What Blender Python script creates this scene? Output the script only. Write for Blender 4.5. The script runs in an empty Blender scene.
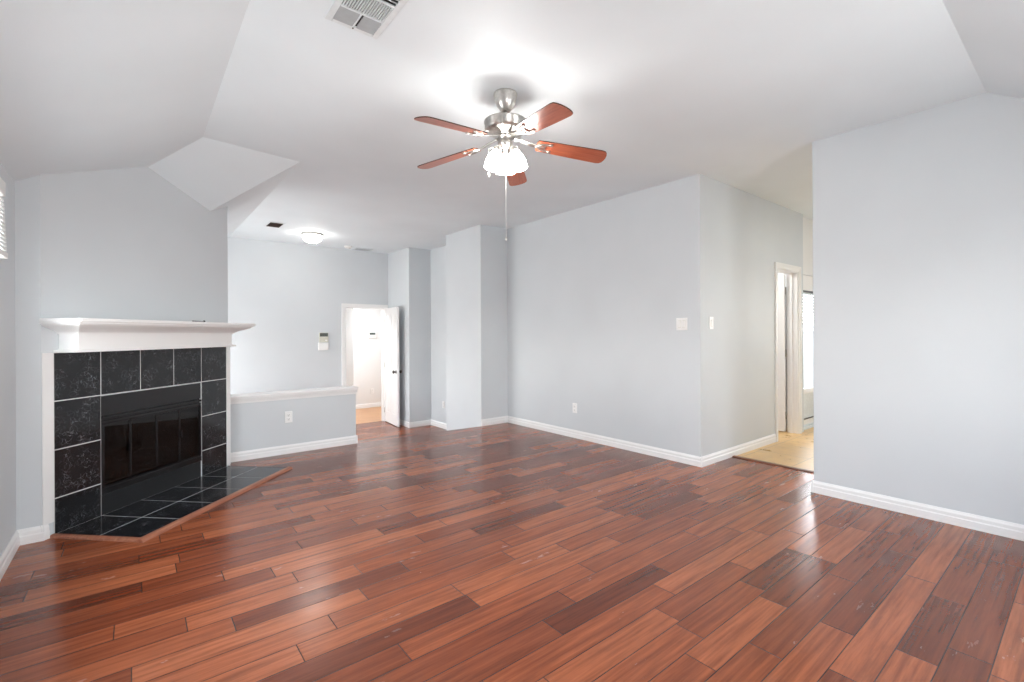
import bpy, bmesh, math, random
from mathutils import Vector, Matrix
random.seed(7)
S = bpy.context.scene
C = S.collection
PI = math.pi

# ------------------------------------------------------------------ camera, sky, exposure
FOC, TH, V0, ROLL, EYE = 470.66, 0.6752, 334.04, -0.005, 1.25
cam = bpy.data.cameras.new('camera'); camo = bpy.data.objects.new('camera', cam); C.objects.link(camo)
fw = Vector((math.sin(TH), math.cos(TH), 0)); rt = Vector((math.cos(TH), -math.sin(TH), 0)); up = Vector((0, 0, 1))
cr, sr = math.cos(ROLL), math.sin(ROLL)
xc = rt * cr + up * sr; yc = up * cr - rt * sr; zc = -fw
camo.matrix_world = Matrix(((xc.x, yc.x, zc.x, 0), (xc.y, yc.y, zc.y, 0), (xc.z, yc.z, zc.z, EYE), (0, 0, 0, 1)))
cam.sensor_width = 36; cam.lens = FOC / 1024 * 36; cam.shift_y = -(341 - V0) / 1024
cam.clip_start = 0.02
S.camera = camo

SKY, LAMP, FOYER = 14.5, 29.0, 20.0
w = bpy.data.worlds.new('sky'); S.world = w; w.use_nodes = True
nt = w.node_tree; nt.nodes.clear()
tc = nt.nodes.new('ShaderNodeTexCoord'); sx = nt.nodes.new('ShaderNodeSeparateXYZ')
rp = nt.nodes.new('ShaderNodeValToRGB'); bg = nt.nodes.new('ShaderNodeBackground'); ow = nt.nodes.new('ShaderNodeOutputWorld')
mr = nt.nodes.new('ShaderNodeMapRange'); mr.inputs[1].default_value = -0.2; mr.inputs[2].default_value = 0.8
nt.links.new(tc.outputs['Generated'], sx.inputs[0]); nt.links.new(sx.outputs[2], mr.inputs[0]); nt.links.new(mr.outputs[0], rp.inputs[0])
e = rp.color_ramp.elements
e[0].position = 0.17; e[0].color = (0.60, 0.59, 0.58, 1)
e[1].position = 0.22; e[1].color = (1.0, 0.98, 0.95, 1)
n_ = e.new(1.0); n_.color = (0.72, 0.84, 1.0, 1)
nt.links.new(rp.outputs[0], bg.inputs[0]); bg.inputs[1].default_value = SKY; nt.links.new(bg.outputs[0], ow.inputs[0])

def portal(name, loc, rot, sx_, sy_):
    l = bpy.data.lights.new(name, 'AREA'); l.shape = 'RECTANGLE'; l.size = sx_; l.size_y = sy_
    l.cycles.is_portal = True
    o = bpy.data.objects.new(name, l); C.objects.link(o); o.location = loc; o.rotation_euler = rot
portal('portal_left', (-0.76, 2.665, 1.485), (0, -PI/2, 0), 1.2, 1.9)
portal('portal_foyer', (-0.76, 6.875, 0.6), (0, -PI/2, 0), 1.9, 2.5)
portal('portal_near', (0.8, -0.80, 1.325), (PI/2, 0, 0), 1.05, 1.3)
portal('portal_near', (2.7, -0.80, 1.325), (PI/2, 0, 0), 1.05, 1.3)
portal('portal_kitchen', (8.4, 0.6, 1.6), (0, PI/2, 0), 0.9, 1.1)
portal('portal_patio', (7.1, 2.55, 1.0), (-PI/2, 0, 0), 1.1, 2.0)

S.view_settings.view_transform = 'Standard'; S.view_settings.look = 'None'
S.view_settings.gamma = 1.0; S.view_settings.use_curve_mapping = False
S.view_settings.exposure = 0.62
S.cycles.use_denoising = True
S.cycles.diffuse_bounces = 8; S.cycles.max_bounces = 14

# ------------------------------------------------------------------ node helpers and materials
class N:
    def __init__(s, name):
        s.m = bpy.data.materials.new(name); s.m.use_nodes = True
        s.t = s.m.node_tree; s.b = s.t.nodes['Principled BSDF']; s.out = s.t.nodes['Material Output']
    def n(s, k): return s.t.nodes.new('ShaderNode' + k)
    def l(s, a, b): s.t.links.new(a, b)
    def put(s, sock, v):
        if hasattr(v, 'is_output'): s.l(v, sock)
        else: sock.default_value = v
    def math(s, op, a, b=None, c=None):
        x = s.n('Math'); x.operation = op; s.put(x.inputs[0], a)
        if b is not None: s.put(x.inputs[1], b)
        if c is not None: s.put(x.inputs[2], c)
        return x.outputs[0]
    def obj(s): return s.n('TexCoord').outputs['Object']
    def sep(s, v):
        x = s.n('SeparateXYZ'); s.l(v, x.inputs[0]); return x.outputs
    def comb(s, a, b, c):
        x = s.n('CombineXYZ')
        for i, v in enumerate((a, b, c)): s.put(x.inputs[i], v)
        return x.outputs[0]
    def noise(s, v, scale, detail=3, rough=0.5):
        x = s.n('TexNoise'); s.l(v, x.inputs['Vector']); x.inputs['Scale'].default_value = scale
        x.inputs['Detail'].default_value = detail; x.inputs['Roughness'].default_value = rough
        return x.outputs[0]
    def white(s, a, b=0.0):
        x = s.n('TexWhiteNoise'); x.noise_dimensions = '2D'; s.l(s.comb(a, b, 0.0), x.inputs['Vector']); return x.outputs[0]
    def ramp(s, f, stops):
        x = s.n('ValToRGB'); s.put(x.inputs[0], f); el = x.color_ramp.elements
        while len(el) < len(stops): el.new(0.5)
        for i, (p, c) in enumerate(stops):
            el[i].position = p; el[i].color = (*c, 1) if len(c) == 3 else c
        return x.outputs[0]
    def mix(s, f, a, b, mode='MIX'):
        x = s.n('MixRGB'); x.blend_type = mode; s.put(x.inputs[0], f)
        for i, v in ((1, a), (2, b)):
            s.put(x.inputs[i], v if hasattr(v, 'is_output') else (*v, 1))
        return x.outputs[0]
    def mr(s, v, a, b, c=0.0, d=1.0):
        x = s.n('MapRange'); s.put(x.inputs[0], v)
        for i, q in enumerate((a, b, c, d)): x.inputs[i+1].default_value = q
        return x.outputs[0]
    def bump(s, h, strength, dist):
        x = s.n('Bump'); x.inputs['Strength'].default_value = strength; x.inputs['Distance'].default_value = dist
        s.l(h, x.inputs['Height']); s.l(x.outputs[0], s.b.inputs['Normal'])
    def set(s, col=None, rough=None, metal=None, spec=None):
        if col is not None: s.put(s.b.inputs['Base Color'], col if hasattr(col, 'is_output') else (*col, 1))
        if rough is not None: s.put(s.b.inputs['Roughness'], rough)
        if metal is not None: s.b.inputs['Metallic'].default_value = metal
        if spec is not None: s.b.inputs['Specular IOR Level'].default_value = spec
        return s

def paint(name, col, rough=0.55, bump=0.06, var=0.03):
    k = N(name); o = k.obj()
    v = k.noise(o, 1.3, 2)
    c = k.mix(k.mr(v, 0.3, 0.7), tuple(x*(1-var) for x in col), tuple(min(1, x*(1+var)) for x in col))
    k.set(c, rough, 0, 0.35)
    if bump: k.bump(k.noise(o, 160, 2), bump, 0.002)
    return k.m
def plain(name, col, rough=0.5, metal=0.0, spec=0.5, var=0.06, scale=25):
    k = N(name); v = k.noise(k.obj(), scale, 3)
    k.set(k.mix(k.mr(v, 0.3, 0.7), tuple(x*(1-var) for x in col), tuple(min(1, x*(1+var)) for x in col)), rough, metal, spec)
    return k.m
def emit(name, col, st):
    k = N(name); k.t.nodes.remove(k.b); em = k.n('Emission'); v = k.noise(k.obj(), 12, 2)
    k.l(k.mix(k.mr(v, 0.3, 0.7), tuple(x*0.97 for x in col), col), em.inputs[0]); em.inputs[1].default_value = st
    k.l(em.outputs[0], k.out.inputs[0]); return k.m

WALL = paint('wall_paint', (0.604, 0.634, 0.655))
WALLW = paint('hall_wall_paint', (0.76, 0.76, 0.755))
CEIL = paint('ceiling_paint', (0.745, 0.800, 0.828), 0.7, 0.10)
TRIM = paint('trim_paint', (0.82, 0.82, 0.815), 0.35, 0, 0.015)
DOORW = paint('door_paint', (0.83, 0.83, 0.825), 0.35, 0, 0.015)
PLATE = plain('white_plastic', (0.83, 0.83, 0.82), 0.3, var=0.02)
SLOT = plain('dark_slot', (0.10, 0.10, 0.10), 0.5)
LCD = plain('grey_display', (0.10, 0.115, 0.105), 0.25)
BEIGE = plain('beige_plastic', (0.60, 0.60, 0.52), 0.4)
NICKEL = plain('brushed_nickel', (0.55, 0.53, 0.50), 0.28, 1.0, var=0.12, scale=60)
DARKMETAL = plain('dark_bronze', (0.10, 0.09, 0.08), 0.35, 0.8)
VENTM = plain('white_vent_metal', (0.70, 0.74, 0.755), 0.4)
VENTSHADE = plain('shaded_vent_metal', (0.40, 0.425, 0.435), 0.4)  # vent metal with the duct's dark reflection put into its colour
VENTIN = plain('vent_interior', (0.03, 0.03, 0.03), 0.8)
BLACKMETAL = plain('black_metal', (0.011, 0.012, 0.0135), 0.38, 0.0, 0.5)
BLACKGLOSS = plain('black_enamel', (0.008, 0.008, 0.009), 0.2, 0.0, 0.5)
FIREBRICK = plain('sooty_firebrick', (0.055, 0.050, 0.046), 0.9, scale=12, var=0.5)
LOGM = plain('ceramic_log', (0.14, 0.11, 0.085), 0.9, scale=14, var=0.6)
GROUT = plain('white_grout', (0.62, 0.62, 0.62), 0.8)
CORD = plain('white_cord', (0.80, 0.80, 0.78), 0.5)
SHADE = emit('lit_glass_shade', (1.0, 0.965, 0.92), LAMP)
DOME = emit('lit_dome_glass', (1.0, 0.96, 0.90), FOYER)

def floor_mat():
    k = N('cherry_plank_floor'); o = k.obj(); s = k.sep(o)
    W = 0.127
    ry = k.math('DIVIDE', s[1], W); row = k.math('FLOOR', ry); fy = k.math('FRACT', ry)
    r1 = k.white(row, 3.7); r2 = k.white(row, 9.1)
    L = k.mr(r1, 0, 1, 0.55, 1.15)
    xi = k.math('ADD', k.math('DIVIDE', s[0], L), k.math('MULTIPLY', r2, 17.0))
    idx = k.math('FLOOR', xi); fx = k.math('FRACT', xi)
    pid = k.white(row, idx); pid2 = k.white(idx, k.math('ADD', row, 0.37))
    dy = k.math('MULTIPLY', k.math('MINIMUM', fy, k.math('SUBTRACT', 1.0, fy)), W)
    dx = k.math('MULTIPLY', k.math('MINIMUM', fx, k.math('SUBTRACT', 1.0, fx)), L)
    d = k.math('MINIMUM', dx, dy)
    gap = k.mr(d, 0.0006, 0.0030)
    base = k.ramp(pid, [(0.0, (0.135, 0.030, 0.0115)), (0.25, (0.205, 0.050, 0.019)), (0.6, (0.295, 0.079, 0.030)), (1.0, (0.385, 0.118, 0.048))])
    off = k.math('MULTIPLY', pid2, 60.0)
    gv = k.comb(k.math('ADD', k.math('MULTIPLY', s[0], 2.2), off), k.math('MULTIPLY', s[1], 46.0), off)
    grain = k.noise(gv, 1.0, 6, 0.62)
    gv2 = k.comb(k.math('ADD', k.math('MULTIPLY', s[0], 5.0), off), k.math('MULTIPLY', s[1], 18.0), off)
    blot = k.noise(gv2, 1.0, 5, 0.65)
    c = k.mix(k.mr(grain, 0.35, 0.72), (0.58, 0.51, 0.49), (1.17, 1.16, 1.15))
    c = k.mix(1.0, base, c, 'MULTIPLY')
    c = k.mix(k.mr(blot, 0.52, 0.80, 0.0, 0.36), c, (0.055, 0.018, 0.011))
    wear = k.noise(o, 2.0, 3, 0.5)
    c = k.mix(k.mr(wear, 0.40, 0.90, 0.0, 0.08), c, (0.30, 0.13, 0.07))
    c = k.mix(gap, (0.022, 0.009, 0.006), c)
    # hand-scraped ripples across each plank
    sv = k.comb(k.math('ADD', k.math('MULTIPLY', s[0], 48.0), off), k.math('MULTIPLY', s[1], 9.0), off)
    scr = k.noise(sv, 1.0, 2, 0.5)
    amp = k.math('MULTIPLY', scr, k.mr(pid2, 0, 1, 0.25, 1.0))
    tilt = k.math('MULTIPLY', k.math('SUBTRACT', pid, 0.5), k.math('MULTIPLY', fy, 0.25))
    h = k.math('ADD', k.math('ADD', k.math('MULTIPLY', amp, 0.70), tilt), k.math('ADD', k.math('MULTIPLY', gap, 0.45), k.math('MULTIPLY', grain, 0.16)))
    k.bump(h, 0.30, 0.0030)
    ro = k.math('ADD', k.mr(blot, 0.3, 0.8, 0.17, 0.28), k.mr(wear, 0.3, 0.9, 0.0, 0.05))
    k.set(c, ro, 0, 0.5)
    return k.m
FLOOR = floor_mat()

def oak():
    k = N('light_oak_floor'); s = k.sep(k.obj()); ry = k.math('DIVIDE', s[1], 0.09); row = k.math('FLOOR', ry)
    p = k.white(row, 2.2); g = k.noise(k.comb(k.math('ADD', k.math('MULTIPLY', s[0], 3.0), k.math('MULTIPLY', p, 40.0)), k.math('MULTIPLY', s[1], 60.0), p), 1.0, 4)
    c = k.ramp(g, [(0.3, (0.42, 0.20, 0.085)), (0.7, (0.62, 0.34, 0.16))])
    k.set(k.mix(k.mr(p, 0, 1, 0, 0.35), c, (0.48, 0.22, 0.10)), 0.3, 0, 0.5); return k.m
OAK = oak()
def wood(name, stops, rough, ax=0, bump=0.1, sc=1.0):
    k = N(name); s = k.sep(k.obj())
    f = [6.0*sc, 70.0*sc, 70.0*sc]
    if ax == 1: f = [70.0*sc, 6.0*sc, 70.0*sc]
    v = k.comb(*[k.math('MULTIPLY', s[i], f[i]) for i in range(3)])
    g = k.noise(v, 1.0, 5, 0.6)
    k.set(k.ramp(g, stops), rough, 0, 0.5); k.bump(g, bump, 0.001)
    return k.m
BLADE = wood('cherry_blade', [(0.25, (0.24, 0.056, 0.028)), (0.5, (0.34, 0.088, 0.044)), (0.75, (0.42, 0.130, 0.070))], 0.28, bump=0.03)
BLADETOP = plain('dark_blade_edge', (0.05, 0.016, 0.010), 0.4)
HEARTHWOOD = wood('hearth_edge_wood', [(0.2, (0.16, 0.05, 0.026)), (0.5, (0.30, 0.105, 0.055)), (0.8, (0.42, 0.19, 0.11))], 0.35)
STRIP = wood('threshold_wood', [(0.2, (0.10, 0.035, 0.018)), (0.8, (0.22, 0.085, 0.045))], 0.35, ax=1)

def marble():
    k = N('black_marble_tile'); o = k.obj()
    n1 = k.noise(o, 24, 2, 0.5); n2 = k.noise(o, 9, 3)
    n3 = k.noise(k.comb(*[k.math('ADD', q, 7.3) for q in k.sep(o)]), 37, 2, 0.5)
    v1 = k.mr(k.math('ABSOLUTE', k.math('SUBTRACT', n1, 0.5)), 0.0, 0.011, 1.0, 0.0)
    v2 = k.mr(k.math('ABSOLUTE', k.math('SUBTRACT', n3, 0.5)), 0.0, 0.008, 1.0, 0.0)
    m = k.mr(n2, 0.44, 0.60)
    f = k.math('MULTIPLY', k.math('MAXIMUM', v1, k.math('MULTIPLY', v2, 0.6)), m)
    c = k.mix(k.math('MULTIPLY', f, 0.75), (0.0085, 0.0088, 0.0105), (0.26, 0.27, 0.29))
    k.set(c, 0.12, 0, 0.5); k.bump(n2, 0.02, 0.002); return k.m
MARBLE = marble()

def beige_tile():
    k = N('beige_floor_tile'); o = k.obj(); s = k.sep(o); W = 0.46
    fx = k.math('FRACT', k.math('DIVIDE', k.math('SUBTRACT', s[0], 4.74), W)); fy = k.math('FRACT', k.math('DIVIDE', k.math('SUBTRACT', s[1], 1.80), W))
    ix = k.math('FLOOR', k.math('DIVIDE', k.math('SUBTRACT', s[0], 4.74), W)); iy = k.math('FLOOR', k.math('DIVIDE', k.math('SUBTRACT', s[1], 1.80), W))
    d = k.math('MINIMUM', k.math('MINIMUM', fx, k.math('SUBTRACT', 1.0, fx)), k.math('MINIMUM', fy, k.math('SUBTRACT', 1.0, fy)))
    g = k.mr(d, 0.004, 0.010)
    p = k.white(ix, iy); n1 = k.noise(o, 7, 5, 0.65)
    c = k.ramp(n1, [(0.3, (0.52, 0.31, 0.115)), (0.5, (0.66, 0.425, 0.18)), (0.7, (0.76, 0.53, 0.26))])
    c = k.mix(k.mr(p, 0, 1, 0, 0.25), c, (0.52, 0.36, 0.19)); c = k.mix(g, (0.36, 0.27, 0.17), c)
    k.set(c, k.mr(n1, 0.3, 0.7, 0.25, 0.4), 0, 0.5); k.bump(g, 0.3, 0.002); return k.m
BTILE = beige_tile()

def glass(name, tint, refl=1.0, rough=0.0):
    k = N(name); k.t.nodes.remove(k.b)
    tr = k.n('BsdfTransparent'); gl = k.n('BsdfGlossy'); fr = k.n('Fresnel'); mx = k.n('MixShader')
    n1 = k.noise(k.obj(), 5, 2)
    k.l(k.mix(k.mr(n1, 0.3, 0.7), tuple(x*0.96 for x in tint), tint), tr.inputs[0]); gl.inputs['Roughness'].default_value = rough; k.l(k.mr(k.n('NewGeometry').outputs['Backfacing'], 0, 1, 1.5, 1/1.5), fr.inputs[0])
    k.l(k.math('MULTIPLY', fr.outputs[0], refl), mx.inputs[0]); k.l(tr.outputs[0], mx.inputs[1]); k.l(gl.outputs[0], mx.inputs[2]); k.l(mx.outputs[0], k.out.inputs[0])
    return k.m
PANE = glass('window_glass', (0.96, 0.97, 0.97))
SMOKE = glass('smoked_fireplace_glass', (0.14, 0.14, 0.15), 0.8, 0.02)
PATIO = plain('patio_concrete', (0.30, 0.29, 0.28), 0.8)
STUCCO = plain('pale_stucco', (0.42, 0.41, 0.40), 0.9)
LEAF = plain('shrub_leaf', (0.16, 0.26, 0.08), 0.6, var=0.4)

# ------------------------------------------------------------------ mesh helpers
def bx(bm, x0, x1, y0, y1, z0, z1, mi=0, M=None):
    vs = [bm.verts.new((x, y, z)) for z in (z0, z1) for y in (y0, y1) for x in (x0, x1)]
    if M is not None:
        for v in vs: v.co = M @ v.co
    for f in ((0,2,3,1), (4,5,7,6), (0,1,5,4), (2,6,7,3), (0,4,6,2), (1,3,7,5)):
        fc = bm.faces.new([vs[i] for i in f]); fc.material_index = mi
    return vs
def prism(bm, pts, z0, z1, mi=0, caps=True):
    a = [bm.verts.new((p[0], p[1], z0)) for p in pts]; b = [bm.verts.new((p[0], p[1], z1)) for p in pts]
    n = len(pts)
    for i in range(n):
        f = bm.faces.new((a[i], a[(i+1) % n], b[(i+1) % n], b[i])); f.material_index = mi
    if caps:
        f = bm.faces.new(a[::-1]); f.material_index = mi; f = bm.faces.new(b); f.material_index = mi
def sweep(bm, prof, p0, p1, out, mi=0):
    """profile (outward, up) extruded from p0 to p1; out = horizontal unit vector"""
    A = []; B = []
    for (o, z) in prof:
        A.append(bm.verts.new((p0[0]+out[0]*o, p0[1]+out[1]*o, p0[2]+z))); B.append(bm.verts.new((p1[0]+out[0]*o, p1[1]+out[1]*o, p1[2]+z)))
    n = len(prof)
    for i in range(n):
        f = bm.faces.new((A[i], A[(i+1) % n], B[(i+1) % n], B[i])); f.material_index = mi
    bm.faces.new(A); bm.faces.new(B[::-1])
def lathe(bm, prof, seg=32, c=(0, 0, 0), M=None, cap=True, ribs=0, ribamp=0.0):
    rings = []
    for (r, z) in prof:
        ring = []
        for i in range(seg):
            a = 2*PI*i/seg; rr = r*(1 + (ribamp*math.cos(ribs*a) if ribs else 0))
            v = Vector((c[0]+rr*math.cos(a), c[1]+rr*math.sin(a), c[2]+z))
            if M is not None: v = M @ v
            ring.append(bm.verts.new(v))
        rings.append(ring)
    for k in range(len(rings)-1):
        for i in range(seg):
            f = bm.faces.new((rings[k][i], rings[k][(i+1) % seg], rings[k+1][(i+1) % seg], rings[k+1][i])); f.smooth = True
    if cap:
        bm.faces.new(rings[0][::-1]); bm.faces.new(rings[-1])
def tube(bm, p0, p1, r, seg=10, r1=None):
    p0 = Vector(p0); p1 = Vector(p1); d = p1-p0
    M = Matrix.Translation(p0) @ d.to_track_quat('Z', 'Y').to_matrix().to_4x4()
    lathe(bm, [(r, 0), (r if r1 is None else r1, d.length)], seg, M=M)
def obj(name, bm, mats, parent=None, bevel=0.0, seg=2):
    bmesh.ops.recalc_face_normals(bm, faces=bm.faces[:])
    me = bpy.data.meshes.new(name); bm.to_mesh(me); bm.free()
    for m in (mats if isinstance(mats, (list, tuple)) else [mats]): me.materials.append(m)
    o = bpy.data.objects.new(name, me); C.objects.link(o)
    if parent is not None: o.parent = parent
    if bevel:
        b = o.modifiers.new('bevel', 'BEVEL'); b.width = bevel; b.segments = seg; b.limit_method = 'ANGLE'; b.angle_limit = 0.6
    return o
def tag(o, label, cat=None, group=None, kind=None):
    if label: o['label'] = label
    if cat: o['category'] = cat
    if group: o['group'] = group
    if kind: o['kind'] = kind
    return o
def thing(name, label, cat, loc=(0, 0, 0), rz=0.0, group=None, kind=None):
    o = bpy.data.objects.new(name, None); C.objects.link(o); o.location = loc; o.rotation_euler = (0, 0, rz); o.empty_display_size = 0.1
    return tag(o, label, cat, group, kind)
def struct(name, bm, mats, label, cat, bevel=0.0):
    return tag(obj(name, bm, mats, None, bevel), label, cat, kind='structure')
NB = bmesh.new

# ------------------------------------------------------------------ room measurements (metres; X along the half wall, Y along the long wall)
XL, XM, XR = -0.559, 4.125, 4.145
YN, YA, YK, YB = -0.60, 2.334, 5.255, 8.223
H, LOW, TOP = 2.741, -0.34, 2.86
Q = math.sqrt(0.5)
BL = Vector((-0.4504, 4.0549, 0)); TE = 1.615
BR = (BL.x + Q*TE, BL.y + Q*TE)
YH = 5.3645; HX0, HX1 = BR[0], 1.983

# ------------------------------------------------------------------ floors
bm = NB()
prism(bm, [(XL-.1, YN-.1), (4.72, YN-.1), (4.72, YA+.1), (XM+.1, YA+.1), (XM+.1, YK+.1), (3.70, YK+.06), (3.668, YK-.005), (HX1-.02, YH+.06), (XL-.1, YH+.06)], -0.06, 0)
struct('floor', bm, FLOOR, 'hand-scraped reddish cherry plank floor of the upper room', 'floor')
bm = NB()
bx(bm, XL-.1, 4.4, 5.2, YB+.06, LOW-.06, LOW)
struct('floor_foyer', bm, FLOOR, 'lower wood plank floor of the foyer behind the half wall', 'floor')
bm = NB()
bx(bm, 1.96, 3.70, YK+.03, 5.56, LOW, -0.17); bx(bm, 1.96, 3.70, YK+.02, YH+.055, -0.17, -0.061)
struct('trim_1', bm, FLOOR, 'wood step down from the room floor into the foyer', 'step')
bm = NB()
bx(bm, 4.72, 8.3, YN-.1, YA+.3, -0.06, 0.0)
struct('floor_hall', bm, BTILE, 'beige stone tile floor of the side hall', 'floor')
bm = NB()
sweep(bm, [(0, 0), (0, 0.006), (0.012, 0.011), (0.045, 0.011), (0.06, 0.004), (0.06, 0)], (4.69, 1.41, 0), (4.69, YA-.002, 0), (1, 0))
tag(obj('threshold_strip', bm, STRIP), 'dark wood threshold strip between plank floor and beige tile', 'threshold')

# ------------------------------------------------------------------ walls
def holes_wall(name, axis, c0, c1, a0, a1, z0, z1, holes, mat, label):
    """axis 'x': wall runs along X, thickness c0..c1 in Y. holes = (a0,a1,z0,z1)"""
    bm = NB()
    As = sorted({a0, a1, *[h[0] for h in holes], *[h[1] for h in holes]}); Zs = sorted({z0, z1, *[h[2] for h in holes], *[h[3] for h in holes]})
    for i in range(len(As)-1):
        for j in range(len(Zs)-1):
            ca = (As[i]+As[i+1])/2; cz = (Zs[j]+Zs[j+1])/2
            if any(h[0] < ca < h[1] and h[2] < cz < h[3] for h in holes): continue
            if axis == 'x': bx(bm, As[i], As[i+1], c0, c1, Zs[j], Zs[j+1])
            else: bx(bm, c0, c1, As[i], As[i+1], Zs[j], Zs[j+1])
    return struct(name, bm, mat, label, 'wall')
WL = [(1.75, 3.58, 0.92, 2.05), (5.65, 8.1, 0.42, 1.5)]
holes_wall('wall_left', 'y', XL-.14, XL, YN-.14, YB+.12, LOW, 2.3, WL, WALL, 'pale blue-grey wall at the left edge beside the fireplace')
holes_wall('wall_near', 'x', YN-.14, YN, XL-.14, 8.3, -0.06, 2.3, [(0.3, 1.3, 0.70, 1.95), (2.2, 3.2, 0.70, 1.95)], WALL, 'pale wall behind the camera with two added windows')
bm = NB(); bx(bm, XR, XR+.12, YN-.14, 1.405, -0.06, TOP)
struct('wall_right', bm, WALL, 'pale blue-grey wall at the right, nearest the camera', 'wall', 0.006)
bm = NB(); prism(bm, [(XM, YA+.12), (XM+.12, YA+.12), (XM+.12, YK+.1), (XM, YK+.1)], -0.06, TOP)
struct('wall_main', bm, WALL, 'long pale wall with the double switch and one outlet', 'wall')
DX0, DX1, DZ = 5.79, 6.40, 2.0
bmh = holes_wall('wall_hall', 'x', YA, YA+.12, XM, 6.572, -0.06, TOP, [(DX0, DX1, -0.06, DZ)], WALL, 'greyer hall wall with single switch plate and narrow doorway')
GX0, GX1, GY = 6.60, 7.56, YA+.05
holes_wall('wall_patio', 'x', GY, GY+.12, 6.572, 8.3, -0.06, TOP, [(GX0, GX1, 0.0, 2.0)], WALLW, 'white end wall round the glass patio door')
holes_wall('wall_kitchen', 'y', 8.2, 8.34, YN-.14, YA+.2, -0.06, TOP, [(0.1, 1.1, 1.2, 2.0)], WALL, 'far wall of the side hall with an added window')
bm = NB(); bx(bm, 3.668, XM+.12, YK, 6.175, LOW, TOP)
struct('wall_stub', bm, WALL, 'full height wall stub between the long wall and foyer', 'wall', 0.006)
bm = NB(); bx(bm, 4.07, XM+.2, 6.17, 7.373, LOW, TOP)
struct('wall_recess', bm, WALL, 'recessed strip of foyer wall behind the wall stub', 'wall')
bm = NB(); bx(bm, 3.652, XM+.2, 7.373, 8.35, LOW, TOP)
struct('wall_closet', bm, WALL, 'projecting foyer wall corner behind the open white door', 'wall', 0.006)
BD0, BD1, BDZ = 2.858, 3.578, 1.735
holes_wall('wall_back', 'x', YB, YB+.12, XL-.14, 3.70, LOW, TOP, [(BD0, BD1, LOW, BDZ)], WALL, 'pale back wall of the foyer with thermostat and doorway')

# chimney breast: faces only, with the firebox opening cut in the diagonal face
T0, T1, FZ = 0.372, 1.270, 0.835
def dg(t, dep): return (BL.x + Q*(t+dep), BL.y + Q*(t-dep))
bm = NB()
def quad(p, q, z0, z1):
    vs = [bm.verts.new((*p, z0)), bm.verts.new((*q, z0)), bm.verts.new((*q, z1)), bm.verts.new((*p, z1))]; bm.faces.new(vs)
quad((XL-.02, BL.y), (BL.x, BL.y), -.02, TOP)
quad(dg(0, 0), dg(T0, 0), -.02, TOP); quad(dg(T1, 0), dg(TE, 0), -.02, TOP); quad(dg(T0, 0), dg(T1, 0), FZ, TOP)
quad(BR, (BR[0], YH+.12), LOW, TOP); quad((BR[0], YH+.12), (XL-.02, YH+.12), LOW, TOP)
bmesh.ops.remove_doubles(bm, verts=bm.verts[:], dist=1e-5)
struct('wall_fireplace', bm, WALL, 'pale diagonal chimney breast above the black tile fireplace', 'wall')

bm = NB(); bx(bm, HX0-.01, HX1, YH, YH+.12, LOW, 0.595)
struct('wall_half', bm, WALL, 'low pale half wall with white cap right of the fireplace', 'half wall')
hc = thing('half_wall_cap', 'white moulded wooden cap along the top of the half wall', 'wall cap', (HX0, YH, 0))
bm = NB(); bx(bm, 0.001, HX1-HX0+.03, -0.032, 0.152, 0.628, 0.652)
obj('cap_board', bm, TRIM, hc, 0.005)
bm = NB()
sweep(bm, [(0, 0), (0.009, 0.0), (0.012, 0.018), (0.024, 0.05), (0.024, 0.057), (0, 0.057)], (0.001, 0, 0.571), (HX1-HX0+.012, 0, 0.571), (0, -1))
sweep(bm, [(0, 0), (0.009, 0.0), (0.012, 0.018), (0.024, 0.05), (0.024, 0.057), (0, 0.057)], (HX1-HX0, -0.012, 0.571), (HX1-HX0, 0.13, 0.571), (1, 0))
obj('cap_moulding', bm, TRIM, hc)

# ------------------------------------------------------------------ ceiling
def ycr(x): return 4.204 + 0.1366*(x-0.404)
def cz(x, y, k):
    if k == 1: return H - 0.585*(0.404-x)
    if k == 2: return H - 0.44*(y-ycr(x))
    if k == 3: return H - 0.623*(1.114-x)
    if k == 4: return H - 0.65*(0.438-y)
    return H
xa = -0.62; y12 = ycr(xa)+(0.585/0.44)*(0.404-xa); y23 = ycr(xa)+(0.623/0.44)*(1.114-xa); ya4 = 0.438-(0.585/0.65)*(0.404-xa)
bm = NB()
for k, pts in ((0, [(0.404, 0.438), (8.32, 0.438), (8.32, 2.52), (4.3, 2.52), (4.3, 8.34), (1.114, 8.34), (1.114, 4.301), (0.404, 4.204)]),
               (1, [(xa, ya4), (0.404, 0.438), (0.404, 4.204), (xa, y12)]),
               (2, [(0.404, 4.204), (1.114, 4.301), (xa, y23), (xa, y12)]),
               (3, [(1.114, 4.301), (1.114, 8.34), (xa, 8.34), (xa, y23)]),
               (4, [(xa, ya4), (xa, -.72), (8.32, -.72), (8.32, 0.438), (0.404, 0.438)])):
    bm.faces.new([bm.verts.new((x, y, cz(x, y, k))) for x, y in pts])
bmesh.ops.remove_doubles(bm, verts=bm.verts[:], dist=1e-4)
bmesh.ops.triangulate(bm, faces=[f for f in bm.faces if len(f.verts) > 4])
struct('ceiling', bm, CEIL, 'white vaulted ceiling with sloping hipped sides', 'ceiling')

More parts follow.
